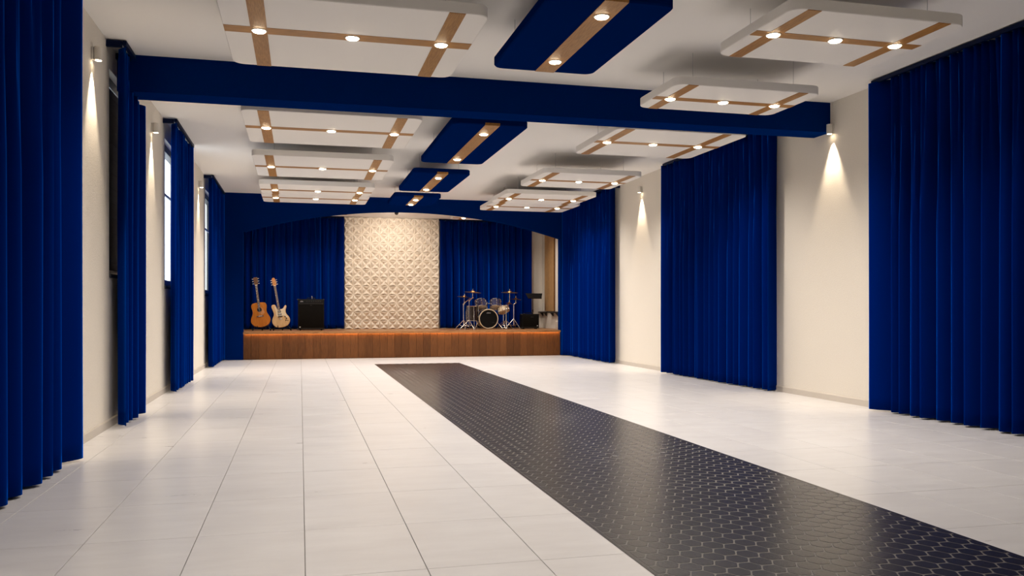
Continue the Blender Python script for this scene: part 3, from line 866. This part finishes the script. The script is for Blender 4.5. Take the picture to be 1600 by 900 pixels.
def drum_parts(parent, R, H, shell, mt, lugs=6, heads=('skin', 'skin'), name='shell', hoopmat='chrome'):
    s_ = obj(name, MB().lathe([(R, 0), (R, H)], 32, mt, cap=False).lathe([(R - .006, 0), (R - .006, H)], 32, mt, cap=False), shell, parent)
    for z, hm, nm in ((0, heads[0], 'bottom_head'), (H, heads[1], 'top_head')):
        obj(nm, MB().lathe([(R - .002, z - .003), (R - .002, z + .003)], 32, mt), hm, parent)
        obj('hoop', MB().ring(R + .006, .009, mt @ Matrix.Translation((0, 0, z)), 32), hoopmat, parent)
    for k in range(lugs):
        a = 2 * PI * (k + .5) / lugs
        lm = mt @ Matrix.Rotation(a, 4, 'Z') @ Matrix.Translation((R + .008, 0, 0))
        m_ = MB()
        for z in (H * .28, H * .72): m_.lathe([(.009, -.02), (.013, 0), (.009, .02)], 8, lm @ Matrix.Translation((0, 0, z)))
        m_.lathe([(.003, 0), (.003, H)], 6, lm)
        obj('lug', m_, 'chrome', parent)
    return s_


kc = K(762.8, 498.3); KR = .262
kick = thing('bass_drum', 'bass drum with black front head carrying two mounted toms', 'drum', (kc.x, DY, ZS))
mt = Matrix.Translation((0, -.02, KR + .012)) @ Matrix.Rotation(PI / 2, 4, 'X') @ Matrix.Translation((0, 0, -.38))
drum_parts(kick, KR - .02, .40, 'drumshell', mt, 8, ('skin', 'blackskin'))
obj('front_hoop', MB().lathe([(KR - .022, .385), (KR - .002, .385), (KR, .39), (KR, .425), (KR - .004, .43), (KR - .018, .43), (KR - .022, .42)], 40, mt, cap=False), 'ivory', kick)
obj('rear_hoop', MB().lathe([(KR - .022, -.02), (KR, -.02), (KR, .015), (KR - .022, .015)], 40, mt, cap=False), 'ivory', kick)
emblem(kick, 0, -.050, KR + .175, .115, .032); emblem(kick, .13, -.050, KR - .08, .075, .026, 'trim')
for s in (-1, 1):
    obj('spur', MB().tube((s * KR * .92, .06, KR * .8), (s * (KR + .12), -.08, .012), .010).lathe([(.013, 0), (.009, .03)], 8, Matrix.Translation((s * (KR + .12), -.08, 0))), 'chrome', kick)
obj('tom_mount', MB().tube((0, .16, 2 * KR - .01), (0, .16, 2 * KR + .19), .016).tube((-.15, .16, 2 * KR + .16), (.15, .16, 2 * KR + .16), .011).lathe([(.028, 0), (.028, .05)], 12, Matrix.Translation((0, .16, 2 * KR + .15))), 'chrome', kick)
for px, s in ((753.2, -1), (776.3, 1)):
    c = K(px, 474) - Vector((kc.x, DY, ZS))
    mt = Matrix.Translation((c.x, .16, c.z - .02)) @ Matrix.Rotation(math.radians(s * 4), 4, 'Y') @ Matrix.Rotation(math.radians(-27), 4, 'X') @ Matrix.Translation((0, 0, -.10))
    sh = drum_parts(kick, .142, .20, 'drumshell', mt, 6, name='tom_shell')

fc = K(738.3, 500, DY + .12)
ft_ = thing('floor_tom', 'dark brown floor tom standing beside the bass drum', 'drum', (fc.x, DY + .12, ZS))
FR_ = .155; fz0 = K(738, 501, DY + .12).z - ZS; fz1 = K(738, 478.5, DY + .12).z - ZS
drum_parts(ft_, FR_, fz1 - fz0, 'brownshell', Matrix.Translation((0, 0, fz0)), 6)
for k in range(3):
    a = 2 * PI * k / 3 + .6
    x, y = (FR_ + .015) * math.cos(a), (FR_ + .015) * math.sin(a)
    obj('leg', MB().tube((x, y, fz0 + .25), (x, y, .06), .008).tube((x, y, .06), (x * 1.2, y * 1.2, .012), .008).lathe([(.012, 0), (.010, .03)], 8, Matrix.Translation((x * 1.2, y * 1.2, 0))), 'chrome', ft_)


def tripod(t, apex, spread, turn=0.0, r=.009):
    for k in range(3):
        a = 2 * PI * k / 3 + turn
        f_ = Vector((spread * math.cos(a), spread * math.sin(a), .012))
        obj('leg', MB().tube((0, 0, apex), f_, r).lathe([(.013, 0), (.010, .025)], 8, Matrix.Translation((f_.x, f_.y, 0))), 'chrome', t)
        obj('brace', MB().tube((0, 0, apex * .30), Vector((0, 0, apex)).lerp(f_, .55), r * .7), 'chrome', t)


def cymbal(name, t, c, R, tilt, tilt_y=0):
    mt = Matrix.Translation(c) @ Matrix.Rotation(tilt, 4, 'Y') @ Matrix.Rotation(tilt_y, 4, 'X')
    cy = obj(name, MB().lathe([(R, -.022), (R * .7, -.010), (R * .28, 0), (R * .22, .016), (R * .12, .024), (.006, .026), (.006, .023), (R * .12, .020), (R * .2, .012), (R * .26, -.004), (R * .7, -.014), (R - .001, -.025)], 36, mt), 'brass', t)
    obj('wing_nut', MB().tube(mt @ Vector((0, 0, .02)), mt @ Vector((0, 0, .075)), .007).lathe([(.016, .028), (.016, .04)], 10, mt), 'chrome', cy)
    return cy


def stand(label, pb, y, apex_py, spread, turn, joints, cym, extra=None):
    b = on_y(pb, 512, y)
    t = thing('cymbal_stand', label, 'cymbal stand', (b.x, y, ZS), group='chrome cymbal stands of the drum kit')
    L = lambda px, py: on_y(px, py, y) - Vector((b.x, y, ZS))
    apex = L(pb, apex_py).z
    tripod(t, apex, spread, turn)
    q = [Vector((0, 0, .10))] + [L(*j) for j in joints]
    for i in range(len(q) - 1):
        obj('tube', MB().tube(q[i], q[i + 1], .0125 - .0025 * i), 'chrome', t)
        if i: obj('joint', MB().lathe([(.012, -.02), (.02, -.008), (.02, .008), (.012, .02)], 10, Matrix.Translation(q[i])), 'chrome', t)
    for px, py, R, ti in cym:
        cymbal('cymbal', t, L(px, py), R, math.radians(ti), math.radians(5))
    return t


stand('cymbal stand with a low tilted cymbal and angled arm, outermost by the floor tom', 724.6, DY - .05, 500, .24, .52, [(724.3, 476), (725.5, 474), (725.6, 463)], [(725.6, 463.2, .19, 6)])
st2 = stand('tall cymbal stand rising behind the floor tom', 733.2, DY - .12, 500, .24, .9, [(733.2, 470), (738.7, 465), (738.7, 455)], [(738.7, 455.6, .225, 3)])
b0 = st2.location
obj('boom_arm', MB().tube(on_y(723.5, 475, DY - .1) - b0, on_y(735, 466, DY - .1) - b0, .009), 'chrome', st2)
stand('cymbal stand with a high cymbal next to the snare drum', 790.7, DY - .05, 500, .22, .4, [(790.7, 479), (796.2, 474), (796.2, 455.5)], [(796.2, 456, .225, 0), (795.5, 473.2, .09, 5)])
stand('cymbal stand with a small flat cymbal, outermost by the small amplifier', 802.6, DY, 498, .24, 1.1, [(802.6, 476), (805.8, 473), (805.8, 466)], [(805.8, 466.6, .15, 2)])

sc_ = K(786.5, 484, DY + .1)
sn = thing('snare_drum', 'shallow chrome snare drum on a low stand between bass drum and cymbal stand', 'drum', (sc_.x, DY + .1, ZS))
zc_ = sc_.z - ZS
mt = Matrix.Translation((0, 0, zc_)) @ Matrix.Rotation(math.radians(-14), 4, 'Y') @ Matrix.Rotation(math.radians(-20), 4, 'X') @ Matrix.Translation((0, 0, -.06))
drum_parts(sn, .15, .13, 'ivory', mt, 8)
obj('stand_pole', MB().tube((0, 0, .15), (0, 0, zc_ - .12), .012), 'chrome', sn)
for k in range(3):
    a = 2 * PI * k / 3
    obj('basket_arm', MB().tube((0, 0, zc_ - .13), mt @ Vector((.15 * math.cos(a), .15 * math.sin(a), -.012)), .007), 'chrome', sn)
    obj('stand_leg', MB().tube((0, 0, .22), (.20 * math.cos(a + .5), .20 * math.sin(a + .5), .01), .008), 'chrome', sn)
